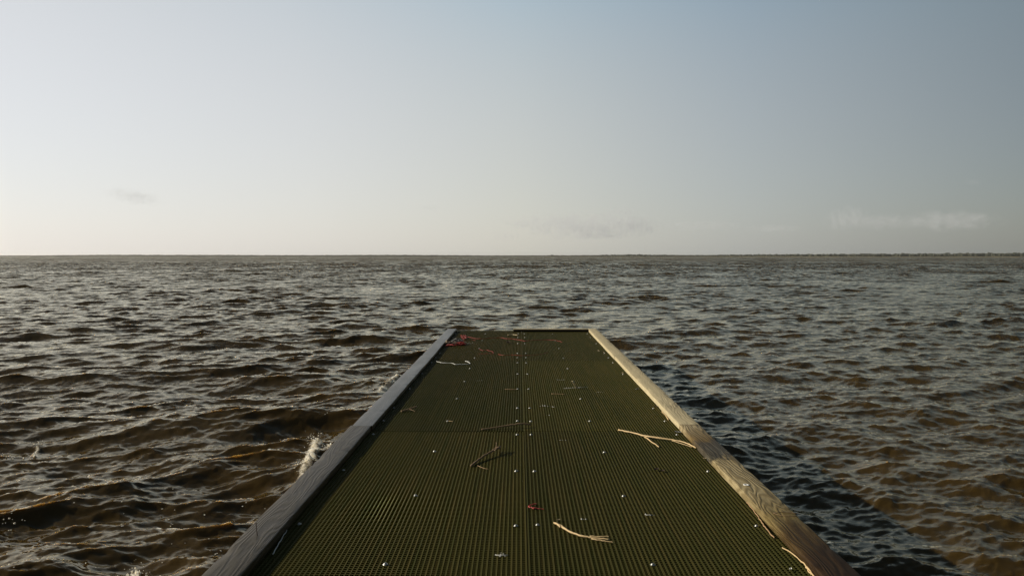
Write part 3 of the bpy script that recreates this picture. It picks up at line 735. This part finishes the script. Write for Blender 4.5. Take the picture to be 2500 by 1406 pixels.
# ------------------------------------------------------------------ far shore
def shore_y(x):                      # distance of the far bank for a given sideways position
    return np.interp(x, [-4200, -2300, -900, 0, 700, 1300, 2200, 3500], [4000, 3500, 3200, 2900, 2500, 2050, 1900, 1900])
def strip(name, mat, yoff, depth, z0, z1, x0, x1, step, jag, seed):
    R = np.random.default_rng(seed); xs = np.arange(x0, x1, step); n = len(xs)
    yy = shore_y(xs) + yoff; zt = WATER_Z + z1 + R.uniform(-jag, jag, n) + jag * np.sin(xs * .01)
    V = []; Fc = []
    for i in range(n):
        V += [(xs[i], yy[i], WATER_Z + z0), (xs[i], yy[i] + .4, zt[i]), (xs[i], yy[i] + depth, zt[i] + .2), (xs[i], yy[i] + depth, WATER_Z + z0)]
    for i in range(n - 1):
        for k in range(3): Fc.append((i * 4 + k, (i + 1) * 4 + k, (i + 1) * 4 + k + 1, i * 4 + k + 1))
    m = MB(); m.add(V, Fc); return m.build(name, mat)
M_MARSH = plain('marsh_reeds', (.14, .115, .055), .9, 0, .35, .02)
M_WOOD = plain('distant_foliage', (.034, .038, .024), .95, 0, .35, .05)
o = strip('marsh', M_MARSH, 0, 400, -.5, 1.0, -4200, 3400, 8, .18, 2); tag(o, kind='structure')
m = MB(); R = random.Random(9); x = -4000
prof = lambda X: np.interp(X, [-4000, -2300, -1900, -1300, -1000, -500, -100, 200, 420, 600, 800, 1300, 2200], [4.2, 3.4, 5.2, 4.6, 3.9, 4.6, 3.0, 3.2, 4.9, 3.4, 4.8, 6.2, 6.6])
i = 0
while x < 3200:
    yb = float(shore_y(x)); r = float(prof(x)) * R.uniform(.86, 1.10) * .90
    m.blob((x, yb + R.uniform(60, 150), WATER_Z + r * .75), r, .3, 6, .95, i); i += 1
    m.blob((x + R.uniform(-3, 3), yb + R.uniform(150, 260), WATER_Z + r * .8), r * R.uniform(.8, 1.3), .3, 6, 1.0, i + 9000)
    x += r * R.uniform(.35, .75)
o = m.build('far_wood', M_WOOD); tag(o, 'low dark line of woods along the far shore', 'woods', kind='stuff')
M_BARK = plain('bark', (.09, .07, .05), .9)
TREES = [(1348, 621.5, 'broad dark tree, left half of the pair standing left of centre-right on the far shore'), (1359, 622.5, 'right hand tree of the close pair on the far shore'), (1328, 624, 'low rounded tree left of the close pair on the far shore'),
         (2224, 621, 'tallest rounded tree on the far shore, toward the right'), (2262, 623.3, 'low broad tree right of the tallest one on the far shore'), (2445, 621, 'rounded tree near the right end of the far shore'),
         (2427, 623, 'small tree just left of the rounded tree at the right end'), (2314, 623.2, 'small thin tree between the broad tree and the right end'), (1795, 622.8, 'low tree on the far shore right of the close pair'),
         (106, 623.2, 'small hazy tree at the left end of the far shore'), (152, 622.6, 'hazy tree second from the left end of the far shore'), (265, 621.6, 'thin lone tree rising above the hazy left shore')]
for i, (tx, ty, lab) in enumerate(TREES):
    a = (tx - 1250) / F_PX - YAW
    Y = 2500.0
    for _ in range(8): Y = float(shore_y(a * Y)) + 45
    X = a * Y; top = CAM_H - (ty - 625.8) / F_PX * Y
    Ht = top - WATER_Z; root = empty('distant_tree', (X, Y, WATER_Z + .8)); R = random.Random(i)
    m = MB(); m.tube([(0, 0, -1), (0.1, 0, Ht * .35), (.3, .1, Ht * .7)], [.4, .3, .12], 7)
    for q_ in range(4):
        an = R.uniform(0, 6.28); m.tube([(0.1, 0, Ht * (.3 + .07 * q_)), (math.cos(an) * Ht * .3, math.sin(an) * Ht * .3, Ht * (.55 + .08 * q_))], [.15, .06], 5)
    o = m.build('trunk', M_BARK, root, True)
    m = MB(); w = Ht * (.62 if i != 11 else .25)
    for q_ in range(46):
        an = R.uniform(0, 6.28); rad = math.sqrt(R.random()) * w; zz_ = Ht * (.25 + .62 * R.random()) - .8
        lim = w * math.sqrt(max(0, 1 - ((zz_ + .8) / Ht - .5) ** 2 * 3.2)); rad = min(rad, lim)
        m.blob((rad * math.cos(an), rad * math.sin(an), zz_), Ht * R.uniform(.08, .15), .45, 6, .8, i * 100 + q_)
    o = m.build('crown', M_WOOD, root); tag(root, lab, 'tree', 'single trees on the far shore')
# low reed islets
for (xa, xb, yy_) in ((66, 90, 627.6), (128, 156, 627.6), (455, 490, 627.4), (540, 572, 627.4)):
    a0 = (xa - 1250) / F_PX - YAW; a1 = (xb - 1250) / F_PX - YAW; Y = 2300.0
    m = MB(); V = []; n = 30; R = random.Random(xa)
    for i in range(n + 1):
        X = (a0 + (a1 - a0) * i / n) * Y; hh = (1.1 + R.uniform(-.2, .2)) * math.sin(math.pi * min(max(i / n, .02), .98)) ** .4
        V += [(X, Y, WATER_Z - .5), (X, Y + 1, WATER_Z + hh), (X, Y + 30, WATER_Z + hh), (X, Y + 31, WATER_Z - .5)]
    m.add(V, [(i * 4 + k, (i + 1) * 4 + k, (i + 1) * 4 + k + 1, i * 4 + k + 1) for i in range(n) for k in range(3)])
    o = m.build('islet', M_WOOD); tag(o, kind='structure')

# ------------------------------------------------------------------ air
m = MB(); m.box(-4850, 4850, -4850, 4850, -6, 16)
M_HAZE = bpy.data.materials.new('pale_air'); M_HAZE.use_nodes = True; t = M_HAZE.node_tree; t.nodes.clear()
o_ = N(t, 'ShaderNodeOutputMaterial'); v = N(t, 'ShaderNodeVolumePrincipled'); v.inputs['Density'].default_value = 0.00006
v.inputs['Color'].default_value = (.95, .95, .90, 1); v.inputs['Anisotropy'].default_value = .55; t.links.new(v.outputs[0], o_.inputs['Volume'])
o = m.build('haze', M_HAZE); tag(o, kind='stuff')
# ------------------------------------------------------------------ low clouds, kilometres beyond the far shore
def cloud_mat(seed, dens):
    M = bpy.data.materials.new('cloud_vapour'); M.use_nodes = True; t = M.node_tree; t.nodes.clear()
    o_ = N(t, 'ShaderNodeOutputMaterial'); v = N(t, 'ShaderNodeVolumePrincipled'); t.links.new(v.outputs[0], o_.inputs['Volume'])
    v.inputs['Color'].default_value = (.70, .72, .76, 1); v.inputs['Anisotropy'].default_value = .0
    tc = N(t, 'ShaderNodeTexCoord'); ob = tc.outputs['Object']
    f, _ = noise(t, mapping(t, ob, (6.5, 2.0, 1.9), (seed, 0, 0)), 1.0, 7, .6)
    ln = N(t, 'ShaderNodeVectorMath', operation='LENGTH'); t.links.new(ob, ln.inputs[0])
    e = math_n(t, 'SUBTRACT', 1.0, ln.outputs['Value'])
    d = math_n(t, 'ADD', math_n(t, 'MULTIPLY', e, .75), math_n(t, 'MULTIPLY', math_n(t, 'SUBTRACT', f, .56), 2.4))
    sx = N(t, 'ShaderNodeSeparateXYZ'); t.links.new(ob, sx.inputs[0])
    d = math_n(t, 'MULTIPLY', d, math_n(t, 'MULTIPLY', e, 3.0, clamp=True))
    d = math_n(t, 'MULTIPLY', math_n(t, 'MAXIMUM', d, 0.0), dens); t.links.new(d, v.inputs['Density'])
    return M
CL = [(325, 480, 62, 15, .9, .16, 'thin slanting wisp of cloud alone on the left, over the hazy sky'),
      (1290, 543, 62, 15, .9, 0, 'left end puff of the long cloud bank near the middle'),
      (1430, 552, 120, 27, 1.2, 0, 'broad flat body of the long cloud bank near the middle'),
      (1555, 551, 52, 22, 1.5, 0, 'right end puff of the long cloud bank near the middle'),
      (1520, 517, 34, 9, 1.3, 0, 'small cloud hanging above the right end of the middle bank'),
      (1470, 577, 62, 6, 1.1, 0, 'thin flat streak of cloud beneath the middle bank'),
      (1236, 576, 34, 12, 1.1, 0, 'small grey cloud low at the left foot of the middle bank'),
      (1700, 552, 90, 11, 1.0, 0, 'faint flat cloud between the two banks'),
      (2062, 534, 48, 24, 1.6, -.2, 'brightest puffy cloud at the left end of the right bank'),
      (2140, 543, 90, 15, 1.2, 0, 'flat cloud in the middle of the right bank'),
      (2310, 540, 100, 20, 1.4, 0, 'wide puffy cloud at the right end of the right bank'),
      (1890, 558, 62, 8, 1.1, 0, 'small faint flat cloud left of the right bank'),
      (2365, 447, 22, 7, .9, 0, 'tiny cloud high above the right bank'),
      (1050, 509, 30, 7, .8, 0, 'tiny faint cloud high left of the middle bank')]
for i, (cx, cy, w_, h_, dn, sl, lab) in enumerate(CL):
    Y = 9000.0; k_ = Y / F_PX
    bpy_me = bpy.data.meshes.new('cloud'); mb = MB(); mb.blob((0, 0, 0), 1.0, 0.0, 14, 1.0, i)
    o = mb.build('cloud', cloud_mat(i * 7.3, .0050 * dn * (.30 if cx > 1650 else .62))); o.location = ((cx - 1250) * k_ - YAW * Y, Y, CAM_H - (cy - 625.8) * k_)
    w_ *= 1.5; o.scale = (w_ * k_, max(w_ * k_ * .5, h_ * k_ * 1.5), h_ * k_ * 1.7); o.rotation_euler = (0, sl, 0)
    tag(o, lab, 'cloud', 'small clouds low over the far shore')
